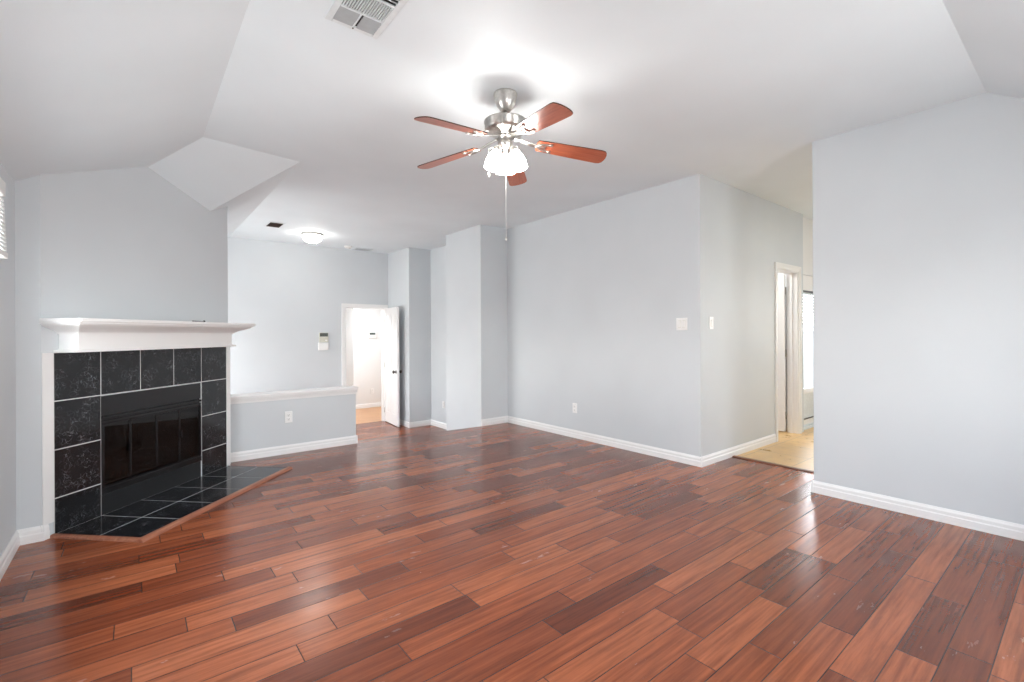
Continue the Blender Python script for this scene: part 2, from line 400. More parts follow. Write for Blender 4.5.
# entry hall seen through the back doorway
bm = NB(); bx(bm, 3.64, 5.0, 9.97, 11.6, LOW, 2.2)
struct('wall_entry', bm, WALLW, 'white hall wall with keypad seen through the back doorway', 'wall')
bm = NB(); bx(bm, 2.2, 2.3, YB+.12, 11.6, LOW, 2.2); bx(bm, 2.2, 3.64, 11.6, 11.7, LOW, 2.2); bx(bm, 5.0, 5.1, YB+.12, 9.97, LOW, 2.2)
bx(bm, 3.70, 5.0, YB+.12, YB+.22, LOW, 2.2)
struct('wall_entry_side', bm, WALLW, 'white side walls of the hall beyond the back doorway', 'wall')
bm = NB(); bx(bm, 2.2, 5.1, YB+.12, 11.7, 2.1, 2.2)
struct('ceiling_entry', bm, CEIL, 'white ceiling of the hall beyond the back doorway', 'ceiling')
bm = NB(); bx(bm, 2.2, 5.1, YB+.06, 11.7, LOW-.06, LOW)
struct('floor_entry', bm, OAK, 'light orange wood floor of the hall beyond the back doorway', 'floor')
# room behind the narrow hall doorway
bm = NB(); bx(bm, DX0-.8, DX1+.12, YA+1.6, YA+1.7, -.06, 2.4); bx(bm, DX0-.9, DX0-.8, YA+.12, YA+1.7, -.06, 2.4); bx(bm, DX1+.12, DX1+.17, YA+.17, YA+1.7, -.06, 2.4)
struct('wall_closet_room', bm, WALLW, 'white walls of the small room behind the narrow doorway', 'wall')
bm = NB(); bx(bm, DX0-.9, DX1+.17, YA+.12, YA+1.7, 2.4, 2.45)
struct('ceiling_closet_room', bm, CEIL, 'white ceiling of the small room behind the narrow doorway', 'ceiling')
bm = NB(); bx(bm, DX0-.9, DX1+.17, YA+.3, YA+1.7, -.06, 0)
struct('floor_closet_room', bm, FLOOR, 'wood floor of the small room behind the narrow doorway', 'floor')

# ------------------------------------------------------------------ baseboards
BP = [(0, 0), (0.016, 0), (0.016, 0.048), (0.012, 0.054), (0.012, 0.074), (0.006, 0.086), (0.004, 0.092), (0, 0.092)]
def base(name, segs, label, z=0.0):
    bm = NB()
    for p0, p1, o in segs: sweep(bm, BP, (*p0, z), (*p1, z), o)
    struct(name, bm, TRIM, label, 'baseboard')
base('baseboard_right', [((XR, YN), (XR, 1.405), (-1, 0)), ((XR-.0155, 1.4045), (XR+.12, 1.405), (0, 1))], 'white baseboard along the right wall')
base('baseboard_main', [((XM, YA-.0155), (XM, YK), (-1, 0))], 'white baseboard along the long wall')
base('baseboard_hall', [((XM-.0155, YA), (DX0-.06, YA), (0, -1))], 'white baseboard of the greyer hall wall')
base('baseboard_stub', [((3.668, YK), (XM, YK), (0, -1))], 'white baseboard at the foot of the wall stub')
base('baseboard_foyer', [((3.668, 5.5), (3.668, 6.175), (-1, 0)), ((4.07, 6.17), (4.07, 7.373), (-1, 0)), ((3.652-.0155, 7.3725), (4.07, 7.373), (0, -1)), ((3.652, 7.373), (3.652, YB), (-1, 0)),
                         ((XL, YB), (BD0-.06, YB), (0, -1))], 'white baseboard of the foyer walls behind the step', LOW)
base('baseboard_half', [((HX0, YH), (HX1+.0155, YH), (0, -1)), ((HX1, YH-.0155), (HX1, YH+.06), (1, 0)), ((BR[0], BR[1]+.01), (BR[0], YH), (1, 0))], 'white baseboard of the half wall')
base('baseboard_left', [((XL, YN), (XL, BL.y), (-0+1, 0)), ((XL, BL.y), (BL.x+.012, BL.y), (0, -1)), (dg(-.008, 0), dg(.032, 0), (Q, -Q))], 'white baseboard along the left wall up to the fireplace')
base('baseboard_near', [((XL, YN), (XR, YN), (0, 1))], 'white baseboard on the wall behind the camera')
base('baseboard_entry', [((3.624, 9.97), (5.0, 9.97), (0, -1)), ((3.64, 9.97), (3.64, 10.05), (-1, 0))], 'white baseboard of the hall beyond the doorway', LOW)

# ------------------------------------------------------------------ windows out of the frame; all but the left-wall one added for light
def window(name, axis, c, a0, a1, z0, z1, label, mull=1):
    r = thing(name, label, 'window', (0, 0, 0), kind='structure')
    bm = NB(); f = 0.05
    def b(m, A0, A1, Z0, Z1, t0, t1):
        if axis == 'y': bx(m, c+t0, c+t1, A0, A1, Z0, Z1)
        else: bx(m, A0, A1, c+t0, c+t1, Z0, Z1)
    for A0, A1, Z0, Z1 in ((a0, a0+f, z0, z1), (a1-f, a1, z0, z1), (a0+f, a1-f, z0, z0+f), (a0+f, a1-f, z1-f, z1)): b(bm, A0, A1, Z0, Z1, -.03, .03)
    for i in range(mull):
        m = a0 + (a1-a0)*(i+1)/(mull+1); b(bm, m-.025, m+.025, z0+f, z1-f, -.025, .025)
    obj('window_frame', bm, TRIM, r, 0.004)
    bm = NB(); b(bm, a0+f, a1-f, z0+f, z1-f, -.004, .004); obj('pane', bm, PANE, r)
window('window_1', 'y', XL-.09, 1.75, 3.58, 0.92, 2.05, 'white framed window in the left wall')
window('added_window_2', 'x', YN-.09, 0.3, 1.3, 0.70, 1.95, 'added narrow white framed window behind the camera, nearer the left wall')  # unseen, added and sized for the daylight it lets in
window('added_window_5', 'y', XL-.09, 5.65, 8.1, 0.42, 1.5, 'added white framed foyer window hidden behind the chimney breast')  # unseen window added to brighten the foyer walls
window('added_window_3', 'x', YN-.09, 2.2, 3.2, 0.70, 1.95, 'added narrow white framed window behind the camera, nearer the right wall')  # second unseen opening, added and sized for daylight
window('added_window_4', 'y', 8.27, 0.1, 1.1, 1.2, 2.0, 'added white framed window at the end of the side hall')  # unseen window added to light the side hall
bl = thing('window_blind', 'raised white window blind hung high on the left wall', 'blind', (XL, 3.60, 0))
bm = NB(); bx(bm, 0.002, 0.030, -2.2, 0.0, 1.985, 2.060); obj('headrail', bm, PLATE, bl, 0.004)
bm = NB()
for i in range(13):
    z = 1.70 + i*0.0215
    o_ = 0.034 - 0.0008*i
    bx(bm, 0.010, o_, -2.2, -0.004, z, z+0.013)
obj('slat_stack', bm, PLATE, bl)
bm = NB(); bx(bm, 0.008, 0.038, -2.2, 0.0, 1.660, 1.690); obj('bottom_rail', bm, PLATE, bl, 0.004)

# ------------------------------------------------------------------ fireplace (local x = along the face, -y = out of the face)
FR = PI/4
su = thing('fireplace_surround', 'glossy black marble tile surround with white grout lines', 'fireplace surround', BL, FR)
bm = NB(); g = 0.0035; dpt = 0.0065
rects = []
t_ = [0.066, 0.368, 0.674, 0.979, 1.274, 1.583]
zr = [0.0, 0.232, 0.536, 0.842, 1.147]
for i in range(5): rects.append((t_[i], t_[i+1], zr[3], zr[4]))
for j in range(3):
    rects.append((t_[0], t_[1], zr[j], zr[j+1])); rects.append((t_[4], t_[5], zr[j], zr[j+1]))
for x0, x1, z0, z1 in rects: bx(bm, x0+g, x1-g, -dpt, -0.002, z0+g, z1-g, 0)
bx(bm, t_[0], t_[1], -dpt+.0012, -.001, 0.0, zr[4], 1); bx(bm, t_[4], t_[5], -dpt+.0012, -.001, 0.0, zr[4], 1); bx(bm, t_[1], t_[4], -dpt+.0012, -.001, zr[3], zr[4], 1)
obj('tile_face', bm, [MARBLE, GROUT], su)

ma = thing('fireplace_mantel', 'white painted mantel shelf with crown moulding above the black tiles', 'mantel', BL, FR)
bm = NB(); bx(bm, -0.014, 1.608, -0.291, 0.0-.001, 1.3375, 1.361); obj('mantel_shelf', bm, TRIM, ma, 0.005)
bm = NB(); bx(bm, 0.10, 1.478, -0.144, -0.001, 1.150, 1.29); obj('frieze_board', bm, TRIM, ma, 0.003)
bm = NB(); bx(bm, 0.066, 1.520, -0.156, -0.001, 1.1475, 1.163); bx(bm, 0.094, 1.484, -0.150, -0.002, 1.163, 1.172); obj('lip_moulding', bm, TRIM, ma, 0.003)
# crown: mitred loops round three sides
bm = NB()
loops = [(0.0, 1.262), (0.010, 1.262), (0.012, 1.274), (0.020, 1.278), (0.030, 1.286), (0.050, 1.296), (0.078, 1.306), (0.098, 1.318), (0.102, 1.326), (0.112, 1.327), (0.112, 1.3374), (0.0, 1.3374)]
prev = None
for o_, z in loops:
    k = min(o_, 0.112)
    L = [bm.verts.new((0.10-k*0.98, -0.001, z)), bm.verts.new((0.10-k*0.98, -0.144-k*1.2, z)), bm.verts.new((1.478+k, -0.144-k*1.2, z)), bm.verts.new((1.478+k, -0.001, z))]
    if prev:
        for i in range(3): bm.faces.new((prev[i], prev[i+1], L[i+1], L[i]))
    prev = L
obj('crown_moulding', bm, TRIM, ma)
bm = NB(); bx(bm, 0.0, 0.0655, -0.008, -0.0015, 0.088, 1.147); obj('side_trim', bm, TRIM, ma, 0.003)
bm = NB(); bx(bm, 1.5835, 1.632, -0.010, -0.0015, 0.0215, 1.147); obj('side_trim', bm, TRIM, ma, 0.003)

ins = thing('fireplace_insert', 'black metal firebox insert with folding smoked glass doors', 'fireplace', (BL.x-Q*.010, BL.y+Q*.010, 0), FR)
a, b = T0+.001, T1-.001
bm = NB()   # firebox: back, sides, floor, roof
D0, D1 = 0.03, 0.46
for p in ([(a, D0), (a+.14, D1)], [(a+.14, D1), (b-.14, D1)], [(b-.14, D1), (b, D0)]):
    vs = [bm.verts.new((p[0][0], p[0][1], 0.14)), bm.verts.new((p[1][0], p[1][1], 0.14)), bm.verts.new((p[1][0], p[1][1], 0.70)), bm.verts.new((p[0][0], p[0][1], 0.70))]; bm.faces.new(vs)
for z in (0.14, 0.70): bm.faces.new([bm.verts.new((x, y, z)) for x, y in ((a, D0), (b, D0), (b-.14, D1), (a+.14, D1))])
obj('firebox', bm, FIREBRICK, ins)
bm = NB(); bx(bm, a, b, -0.013, 0.03, 0.700, FZ-.001); obj('hood_panel', bm, BLACKMETAL, ins, 0.003)
bm = NB()
bx(bm, a, b, -0.022, 0.02, 0.672, 0.688); bx(bm, a, b, -0.016, 0.02, 0.640, 0.660); bx(bm, a, b, 0.0, 0.02, 0.655, 0.702)
obj('louvre_rail', bm, BLACKGLOSS, ins, 0.003)
bm = NB(); bx(bm, a, b, -0.020, 0.03, 0.150, 0.196); bx(bm, a, b, -0.006, 0.02, 0.136, 0.16); obj('sill_rail', bm, BLACKGLOSS, ins, 0.003)
bm = NB(); bx(bm, a, b, -0.012, 0.03, 0.004, 0.146); obj('lower_panel', bm, BLACKMETAL, ins, 0.003)
for x in (a, b-.014):
    bm = NB(); bx(bm, x, x+.014, -0.018, 0.02, 0.197, 0.639); obj('side_frame', bm, BLACKGLOSS, ins, 0.002)
xs = [a+.014, 0.594, 0.820, 1.042, b-.014]
for i in range(4):
    bm = NB(); x0, x1 = xs[i]+.0015, xs[i+1]-.0015; f = 0.007
    bx(bm, x0, x0+f, -0.012, 0.0, 0.197, 0.639); bx(bm, x1-f, x1, -0.012, 0.0, 0.197, 0.639); bx(bm, x0+f, x1-f, -0.012, 0.0, 0.197, 0.205); bx(bm, x0+f, x1-f, -0.012, 0.0, 0.631, 0.639)
    d_ = obj('glass_door', bm, BLACKGLOSS, ins, 0.001)
    bm = NB(); bx(bm, x0+f, x1-f, -0.009, -0.004, 0.205, 0.631); obj('smoked_pane', bm, SMOKE, d_)
for x in (0.585, 1.051):
    bm = NB(); bx(bm, x-.006, x+.006, -0.028, -0.012, 0.40, 0.46); obj('door_handle', bm, BLACKGLOSS, ins, 0.003)
gr = thing('log_grate', 'black iron grate inside the firebox under the logs', 'grate', BL, FR)
bm = NB()
for i in range(7): x = 0.58+i*0.08; tube(bm, (x, 0.12, 0.20), (x, 0.36, 0.20), 0.007, 8); tube(bm, (x, 0.12, 0.20), (x, 0.11, 0.26), 0.007, 8)
for y in (0.14, 0.34): tube(bm, (0.56, y, 0.193), (1.08, y, 0.193), 0.006, 8)
obj('grate_bars', bm, BLACKMETAL, gr)
for x in (0.60, 1.04):
    for y in (0.14, 0.34): bm = NB(); tube(bm, (x, y, 0.141), (x, y, 0.195), 0.006, 8); obj('grate_leg', bm, BLACKMETAL, gr)
def log(p0, p1, r, label):
    p0 = Vector(p0); p1 = Vector(p1); d = p1-p0; bm = NB()
    M = Matrix.Translation(p0) @ d.to_track_quat('Z', 'Y').to_matrix().to_4x4(); rr = random.Random(int(r*1e4))
    prof = [(r*0.8, 0)] + [(r*(0.9+0.2*rr.random()), d.length*t/6) for t in range(7)] + [(r*0.75, d.length*1.005)]
    lathe(bm, prof, 14, M=M, ribs=5, ribamp=0.06)
    o = obj('fire_log', bm, LOGM); o.location = BL; o.rotation_euler = (0, 0, FR); tag(o, label, 'log', 'logs in the firebox')
log((0.55, 0.165, 0.262), (1.09, 0.175, 0.262), 0.050, 'charred front log lying on the firebox grate')
log((0.58, 0.31, 0.258), (1.06, 0.29, 0.258), 0.048, 'charred rear log lying on the firebox grate')
log((0.66, 0.14, 0.355), (0.98, 0.34, 0.350), 0.038, 'charred log lying across the top of the others')

he = thing('hearth', 'low black tile hearth slab edged with reddish wood', 'hearth', BL, FR)
bm = NB(); zt = 0.012
hx = [0.062, 0.368, 0.674, 0.979, 1.274, 1.590]; hy = [0.009, 0.313, 0.612]
for i in range(5):
    for j in range(2): bx(bm, hx[i]+(g if i else 0), hx[i+1]-g, -hy[j+1]+(g if j == 0 else 0), -hy[j]-g, 0.001, zt, 0)
bx(bm, 0.062, 1.590, -0.612, -0.0075, 0.0005, zt-.0012, 1)
obj('hearth_tiles', bm, [MARBLE, GROUT], he)
bm = NB()
TP = [(0, 0), (0.040, 0), (0.038, 0.008), (0.028, 0.018), (0.012, 0.021), (0, 0.021)]
sweep(bm, TP, (0.030, -0.612, 0), (1.606, -0.612, 0), (0, -1)); obj('edge_trim', bm, HEARTHWOOD, he)
bm = NB(); sweep(bm, [(0, 0), (0.030, 0), (0.028, 0.008), (0.020, 0.016), (0, 0.018)], (0.062, -0.010, 0), (0.062, -0.612, 0), (-1, 0)); obj('edge_trim', bm, HEARTHWOOD, he)
bm = NB(); bx(bm, 1.590, 1.601, -0.612, -0.012, 0.0005, 0.013); obj('edge_strip', bm, BLACKMETAL, he)

rod = thing('metal_rod', 'thin black metal rod lying on the white mantel shelf', 'rod', dg(0.98, 0.225) + (1.361,), FR)
bm = NB(); tube(bm, (-0.06, 0, 0.006), (0.055, -0.004, 0.006), 0.0032, 10); obj('shaft', bm, BLACKMETAL, rod)
bm = NB(); lathe(bm, [(0.002, 0), (0.008, 0.002), (0.0085, 0.007), (0.007, 0.012), (0.002, 0.014)], 14, c=(0.06, -0.004, 0)); obj('knob', bm, BLACKMETAL, rod)

# ------------------------------------------------------------------ ceiling fan
FX, FY = 1.803, 2.305
fan = thing('ceiling_fan', 'five-blade ceiling fan with cherry blades, nickel body and lit glass shades', 'ceiling fan', (FX, FY, H))
bm = NB(); lathe(bm, [(0.074, 0.0), (0.074, -0.010), (0.070, -0.018), (0.066, -0.045), (0.054, -0.075), (0.036, -0.098), (0.030, -0.106), (0.020, -0.104)], 40); obj('canopy', bm, NICKEL, fan)
bm = NB(); lathe(bm, [(0.0125, -0.09), (0.0125, -0.165)], 16); lathe(bm, [(0.020, -0.148), (0.022, -0.158), (0.022, -0.164)], 20); obj('downrod', bm, NICKEL, fan)
bm = NB(); lathe(bm, [(0.020, -0.158), (0.085, -0.162), (0.120, -0.167), (0.133, -0.174), (0.135, -0.181), (0.130, -0.186), (0.130, -0.220), (0.120, -0.234), (0.082, -0.248), (0.066, -0.252), (0.062, -0.262), (0.050, -0.264)], 48); obj('motor_housing', bm, NICKEL, fan)
bm = NB(); lathe(bm, [(0.054, -0.262), (0.056, -0.268), (0.050, -0.274), (0.040, -0.278), (0.040, -0.296), (0.046, -0.300), (0.046, -0.316), (0.034, -0.330), (0.014, -0.342), (0.010, -0.352), (0.003, -0.358)], 36); obj('switch_housing', bm, NICKEL, fan)
for i in range(5):
    bm = NB(); a_ = math.radians(43.4+36+72*i); bx(bm, -0.006, 0.006, 0.095, 0.131, -0.240, -0.200, 0, Matrix.Rotation(a_-PI/2, 4, 'Z'))
    obj('housing_fin', bm, NICKEL, fan, 0.003)
BZ = -0.283
def outline():
    P = [(0.205, -0.052), (0.30, -0.058), (0.45, -0.064), (0.60, -0.068)]
    for i in range(9):
        t = -PI/2 + PI*i/8; P.append((0.612+0.044*max(0.0, math.cos(t))**0.7, 0.068*math.sin(t)))
    P += [(0.60, 0.068), (0.45, 0.064), (0.30, 0.058), (0.205, 0.052), (0.196, 0.03), (0.196, -0.03)]
    return P
PITCH = math.radians(-12)
blade_me = None
for i in range(5):
    a_ = math.radians(43.4+72*i)
    bm = NB(); prism(bm, outline(), -0.003, 0.003, 0)
    bm.normal_update()
    for f in bm.faces: f.material_index = 1 if abs(f.normal.z) < 0.5 else 0
    bl_ = obj('blade', bm, [BLADE, BLADETOP], fan)
    bl_.location = (0, 0, BZ); bl_.rotation_euler = (PITCH, math.radians(6.5), a_)
    # blade iron: arm from the motor, curved down to a fork screwed under the blade
    bm = NB()
    P = [(0.055, 0.016), (0.10, 0.012), (0.15, 0.000), (0.20, -0.006)]
    for j in range(len(P)-1):
        x0, z0 = P[j]; x1, z1 = P[j+1]
        vs = []
        for (x, z, h_) in ((x0, z0, 0.016), (x1, z1, 0.013)):
            vs.append([bm.verts.new((x, -h_, z-.004)), bm.verts.new((x, h_, z-.004)), bm.verts.new((x, h_, z+.004)), bm.verts.new((x, -h_, z+.004))])
        A, B = vs
        for q_ in range(4): bm.faces.new((A[q_], A[(q_+1) % 4], B[(q_+1) % 4], B[q_]))
    for sy in (-1, 1):
        tube(bm, (0.195, 0, -0.006), (0.222, 0.026*sy, -0.007), 0.0075, 8); tube(bm, (0.222, 0.026*sy, -0.007), (0.285, 0.034*sy, -0.007), 0.0075, 8)
        lathe(bm, [(0.010, -0.014), (0.012, -0.010), (0.012, -0.003)], 12, c=(0.285, 0.034*sy, 0))
    tube(bm, (0.195, 0, -0.006), (0.25, 0, -0.007), 0.007, 8); bx(bm, 0.246, 0.254, -0.034, 0.034, -0.012, -0.004)
    obj('blade_iron', bm, NICKEL, bl_, 0.001)
# three tulip shades
TUL = [(0.018, 0.0), (0.023, 0.006), (0.033, 0.024), (0.046, 0.048), (0.055, 0.074), (0.058, 0.096), (0.057, 0.112), (0.060, 0.122)]
azc = math.degrees(math.atan2(-FY, -FX))    # towards the camera
for az in (azc+80, azc-76, azc+182):
    ar = math.radians(az); d = Vector((math.cos(ar), math.sin(ar), 0))
    base_ = Vector((0, 0, -0.348)) + d*0.054
    ax = (d*0.20 + Vector((0, 0, -1))).normalized()
    M = Matrix.Translation(base_) @ ax.to_track_quat('Z', 'Y').to_matrix().to_4x4()
    bm = NB()
    tube(bm, Vector((0, 0, -0.308)) + d*0.03, base_, 0.008, 10); lathe(bm, [(0.014, -0.016), (0.024, -0.010), (0.027, 0.004), (0.024, 0.012)], 20, M=M)
    hold = obj('shade_holder', bm, NICKEL, fan)
    bm = NB(); lathe(bm, TUL + [(0.057, 0.121), (0.053, 0.110), (0.050, 0.074), (0.028, 0.030), (0.015, 0.008)], 32, M=M, cap=False); obj('glass_shade', bm, SHADE, hold)
cd = Vector((math.cos(math.radians(azc)), math.sin(math.radians(azc)), 0)); side = Vector((-cd.y, cd.x, 0))
bm = NB(); tube(bm, (0.0, 0.0, -0.36), (0.0, 0.0, -0.885), 0.0011, 8); pc = obj('pull_chain', bm, CORD, fan)
bm = NB(); lathe(bm, [(0.002, 0.0), (0.006, -0.004), (0.007, -0.016), (0.004, -0.026), (0.001, -0.03)], 14, c=(0, 0, -0.885)); obj('chain_pull', bm, NICKEL, pc)
q0 = -side*0.10*0 + Vector((cd.x*0.03, cd.y*0.03, 0)) - Vector((rt.x, rt.y, 0))*0.106
bm = NB(); tube(bm, (-rt.x*.045, -rt.y*.045, -0.315), (-rt.x*.106, -rt.y*.106, -0.34), 0.0015, 8); tube(bm, (-rt.x*.106, -rt.y*.106, -0.34), (-rt.x*.106, -rt.y*.106, -0.49), 0.0015, 8); pc = obj('pull_chain', bm, CORD, fan)
bm = NB(); lathe(bm, [(0.002, 0.0), (0.006, -0.004), (0.006, -0.026), (0.002, -0.03)], 14, c=(-rt.x*.106, -rt.y*.106, -0.485)); obj('chain_pull', bm, CORD, pc)

# ------------------------------------------------------------------ ceiling fittings
lt = thing('flush_ceiling_light', 'lit round flush dome light on the foyer ceiling', 'ceiling light', (2.045, 7.25, H))
bm = NB(); lathe(bm, [(0.150, 0.0), (0.152, -0.012), (0.146, -0.026), (0.140, -0.030)], 40); obj('base_ring', bm, NICKEL, lt)
bm = NB(); lathe(bm, [(0.139, -0.028), (0.138, -0.045), (0.128, -0.075), (0.104, -0.105), (0.066, -0.126), (0.028, -0.134), (0.004, -0.135)], 40); obj('glass_dome', bm, DOME, lt)
bm = NB(); lathe(bm, [(0.010, -0.134), (0.012, -0.142), (0.006, -0.150), (0.001, -0.152)], 16); obj('finial', bm, NICKEL, lt)

v = thing('ceiling_vent', 'large white ceiling air vent with slats at the top edge of the photo', 'air vent', (0.826, 2.06, H))
VX, VY0, VY1 = 0.128, -0.335, 0.205
bm = NB(); i_ = 0.030
for x0, x1, y0, y1 in ((-VX, -VX+i_, VY0, VY1), (VX-i_, VX, VY0, VY1), (-VX+i_, VX-i_, VY0, VY0+i_), (-VX+i_, VX-i_, VY1-i_, VY1)): bx(bm, x0, x1, y0, y1, -0.010, -0.001)
S1, S2 = 0.066, -0.070+0.005
for y in (S1, S2): bx(bm, -VX+i_, VX-i_, y-.006, y+.006, -0.012, -0.002)
obj('vent_frame', bm, VENTM, v, 0.004)
bm = NB(); bx(bm, -VX+.02, VX-.02, VY0+.02, VY1-.02, -0.0015, -0.0005); obj('backing', bm, VENTIN, v)
bm = NB()
for k in range(17):
    x = -VX+i_+0.006 + k*(2*(VX-i_)-.012)/16
    bx(bm, -0.0022, 0.0022, S2+.006, S1-.006, -0.0125, -0.002, 0, Matrix.Translation((x, 0, 0)))
obj('slats', bm, VENTM, v)
bm = NB()
for x0, x1 in ((-VX+i_, -0.007), (0.012, VX-i_)):
    for k in range(6):
        y = S1+.014 + k*(VY1-i_-S1-.022)/5
        bx(bm, x0, x1, -0.010, 0.010, -0.0008, 0.0008, 0, Matrix.Translation((0, y, -0.0075)) @ Matrix.Rotation(math.radians(-28), 4, 'X'))
obj('shaded_slats', bm, VENTSHADE, v)  # end louvres, their shade painted in by the greyer metal
bm = NB(); bx(bm, -0.006, 0.000, S1, VY1-i_, -0.013, -0.002)
obj('divider', bm, VENTM, v)
bm = NB()
for k in range(11):
    y = VY0+i_+.010 + k*(S2-.006-VY0-i_-.012)/10
    bx(bm, -VX+i_, VX-i_, -0.007, 0.007, -0.0008, 0.0008, 0, Matrix.Translation((0, y, -0.007)) @ Matrix.Rotation(math.radians(52), 4, 'X'))
obj('slats', bm, VENTM, v)
bm = NB(); lathe(bm, [(0.004, -0.010), (0.004, -0.0125), (0.001, -0.013)], 12, c=(0.0, VY1-.016, 0)); obj('screw', bm, DARKMETAL, v)

v = thing('small_ceiling_vent', 'small dark open vent on the foyer ceiling left of the dome light', 'air vent', (1.475, 6.95, H))
bm = NB(); A, B = 0.10, 0.16
for x0, x1, y0, y1 in ((-A, -A+.02, -B, B), (A-.02, A, -B, B), (-A+.02, A-.02, -B, -B+.02), (-A+.02, A-.02, B-.02, B)): bx(bm, x0, x1, y0, y1, -0.007, -0.001)
obj('vent_frame', bm, VENTM, v, 0.002)
bm = NB(); bx(bm, -A+.015, A-.015, -B+.015, B-.015, -0.0015, -0.0005); obj('backing', bm, VENTIN, v)
bm = NB()
for k in range(7):
    y = -B+.04+k*0.04; bx(bm, -A+.02, A-.02, -0.006, 0.006, -0.0006, 0.0006, 0, Matrix.Translation((0, y, -0.005)) @ Matrix.Rotation(math.radians(-50), 4, 'X'))
obj('slats', bm, DARKMETAL, v)
v = thing('return_vent', 'flat grey vent on the foyer ceiling beside the back wall', 'air vent', (3.10, 8.02, H))
bm = NB(); A, B = 0.15, 0.10
for x0, x1, y0, y1 in ((-A, -A+.02, -B, B), (A-.02, A, -B, B), (-A+.02, A-.02, -B, -B+.02), (-A+.02, A-.02, B-.02, B)): bx(bm, x0, x1, y0, y1, -0.010, -0.001)
obj('vent_frame', bm, VENTM, v, 0.002)
bm = NB()
for k in range(8):
    y = -B+.028+k*0.0205; bx(bm, -A+.02, A-.02, -0.009, 0.009, -0.0006, 0.0006, 0, Matrix.Translation((0, y, -0.007)) @ Matrix.Rotation(math.radians(30), 4, 'X'))
obj('slats', bm, VENTM, v)
bm = NB(); bx(bm, -A+.015, A-.015, -B+.015, B-.015, -0.0015, -0.0005); obj('backing', bm, VENTIN, v)
sd = thing('smoke_detector', 'round white smoke detector on the foyer ceiling', 'smoke detector', (2.80, 7.88, H))
bm = NB(); lathe(bm, [(0.066, 0), (0.066, -0.010), (0.060, -0.026), (0.045, -0.033), (0.010, -0.034)], 32); obj('detector_body', bm, PLATE, sd)
bm = NB(); lathe(bm, [(0.020, -0.033), (0.019, -0.038), (0.004, -0.039)], 20, c=(0.02, -0.01, 0)); obj('test_button', bm, BEIGE, sd)

# ------------------------------------------------------------------ plates on the walls (local -y = out of the wall)
def plate(name, label, cat, loc, rz, kind, w_=0.072, h_=0.117, group=None):
    r = thing(name, label, cat, loc, rz, group)
    bm = NB(); bx(bm, -w_/2, w_/2, -0.007, 0.0, -h_/2, h_/2); obj('cover_plate', bm, PLATE, r, 0.0035)
    if kind == 'outlet':
        for z in (-0.021, 0.021):
            bm = NB(); bx(bm, -0.017, 0.017, -0.0095, -0.006, z-.0145, z+.0145); s_ = obj('socket', bm, PLATE, r, 0.003)
            bm = NB()
            for x in (-0.007, 0.007): bx(bm, x-.0014, x+.0014, -0.0100, -0.0092, z-.003, z+.007)
            bx(bm, -0.003, 0.003, -0.0100, -0.0092, z-.011, z-.006); obj('slots', bm, SLOT, s_)
    else:
        xs_ = (0,) if kind == 1 else (-0.023, 0.023)
        for x in xs_:
            bm = NB(); bx(bm, x-.0165, x+.0165, -0.0078, -0.0068, -0.034, 0.034); f_ = obj('switch_frame', bm, BEIGE, r)
            bm = NB(); bx(bm, x-.0145, x+.0145, -0.0035, 0.0035, -0.031, 0.031, 0, Matrix.Translation((0, -0.009, 0)) @ Matrix.Rotation(math.radians(5), 4, 'X')); obj('rocker', bm, PLATE, f_, 0.002)
    return r
plate('light_switch', 'white double switch plate on the long wall near its corner', 'light switch', (XM, 2.523, 1.338), -PI/2, 2, 0.118, 0.118)
plate('light_switch', 'white single switch plate on the greyer hall wall', 'light switch', (4.319, YA, 1.346), 0, 1)
plate('power_outlet', 'white outlet low on the long wall', 'outlet', (XM, 3.947, 0.357), -PI/2, 'outlet')
plate('power_outlet', 'white outlet in the middle of the half wall', 'outlet', (1.262, YH, 0.385), 0, 'outlet', 0.075, 0.12)
plate('power_outlet', 'white outlet on the recessed foyer wall behind the stub', 'outlet', (4.07, 6.937, 0.061), -PI/2, 'outlet')
plate('power_outlet', 'white outlet low on the hall wall below the keypad', 'outlet', (4.046, 9.97, 0.017), 0, 'outlet')
kp = thing('alarm_keypad', 'small white keypad on the hall wall beyond the back doorway', 'keypad', (4.053, 9.97, 1.244))
bm = NB(); bx(bm, -0.09, 0.09, -0.024, 0, -0.075, 0.075); obj('keypad_case', bm, PLATE, kp, 0.006)
bm = NB(); bx(bm, -0.065, 0.065, -0.026, -0.023, 0.005, 0.050); obj('display', bm, LCD, kp)
bm = NB()
for i in range(4):
    for j in range(2): bx(bm, -0.06+i*.033, -0.038+i*.033, -0.027, -0.023, -0.05+j*.025, -0.034+j*.025)
obj('buttons', bm, BEIGE, kp)
th = thing('thermostat', 'beige thermostat with dark display above a white box on the back wall', 'thermostat', (2.49, YB, 1.20))
bm = NB(); bx(bm, -0.075, 0.075, -0.028, 0, -0.075, 0.09); obj('thermostat_case', bm, BEIGE, th, 0.006)
bm = NB(); bx(bm, -0.066, 0.066, -0.031, -0.027, 0.024, 0.082); obj('display', bm, LCD, th)
bm = NB(); bx(bm, 0.02, 0.055, -0.031, -0.027, -0.05, -0.03); obj('button', bm, PLATE, th)
bx_ = thing('wall_box', 'white plastic box on the back wall directly under the thermostat', 'wall box', (2.485, YB, 1.057))
bm = NB(); bx(bm, -0.085, 0.080, -0.034, 0, -0.064, 0.064); obj('box_case', bm, PLATE, bx_, 0.008)
bm = NB(); bx(bm, -0.065, 0.060, -0.037, -0.033, -0.045, 0.045); obj('box_lid', bm, PLATE, bx_, 0.004)
gv = thing('gas_valve', 'tiny dark gas valve at the left end of the half wall', 'gas valve', (HX0+.022, YH, 0.437))
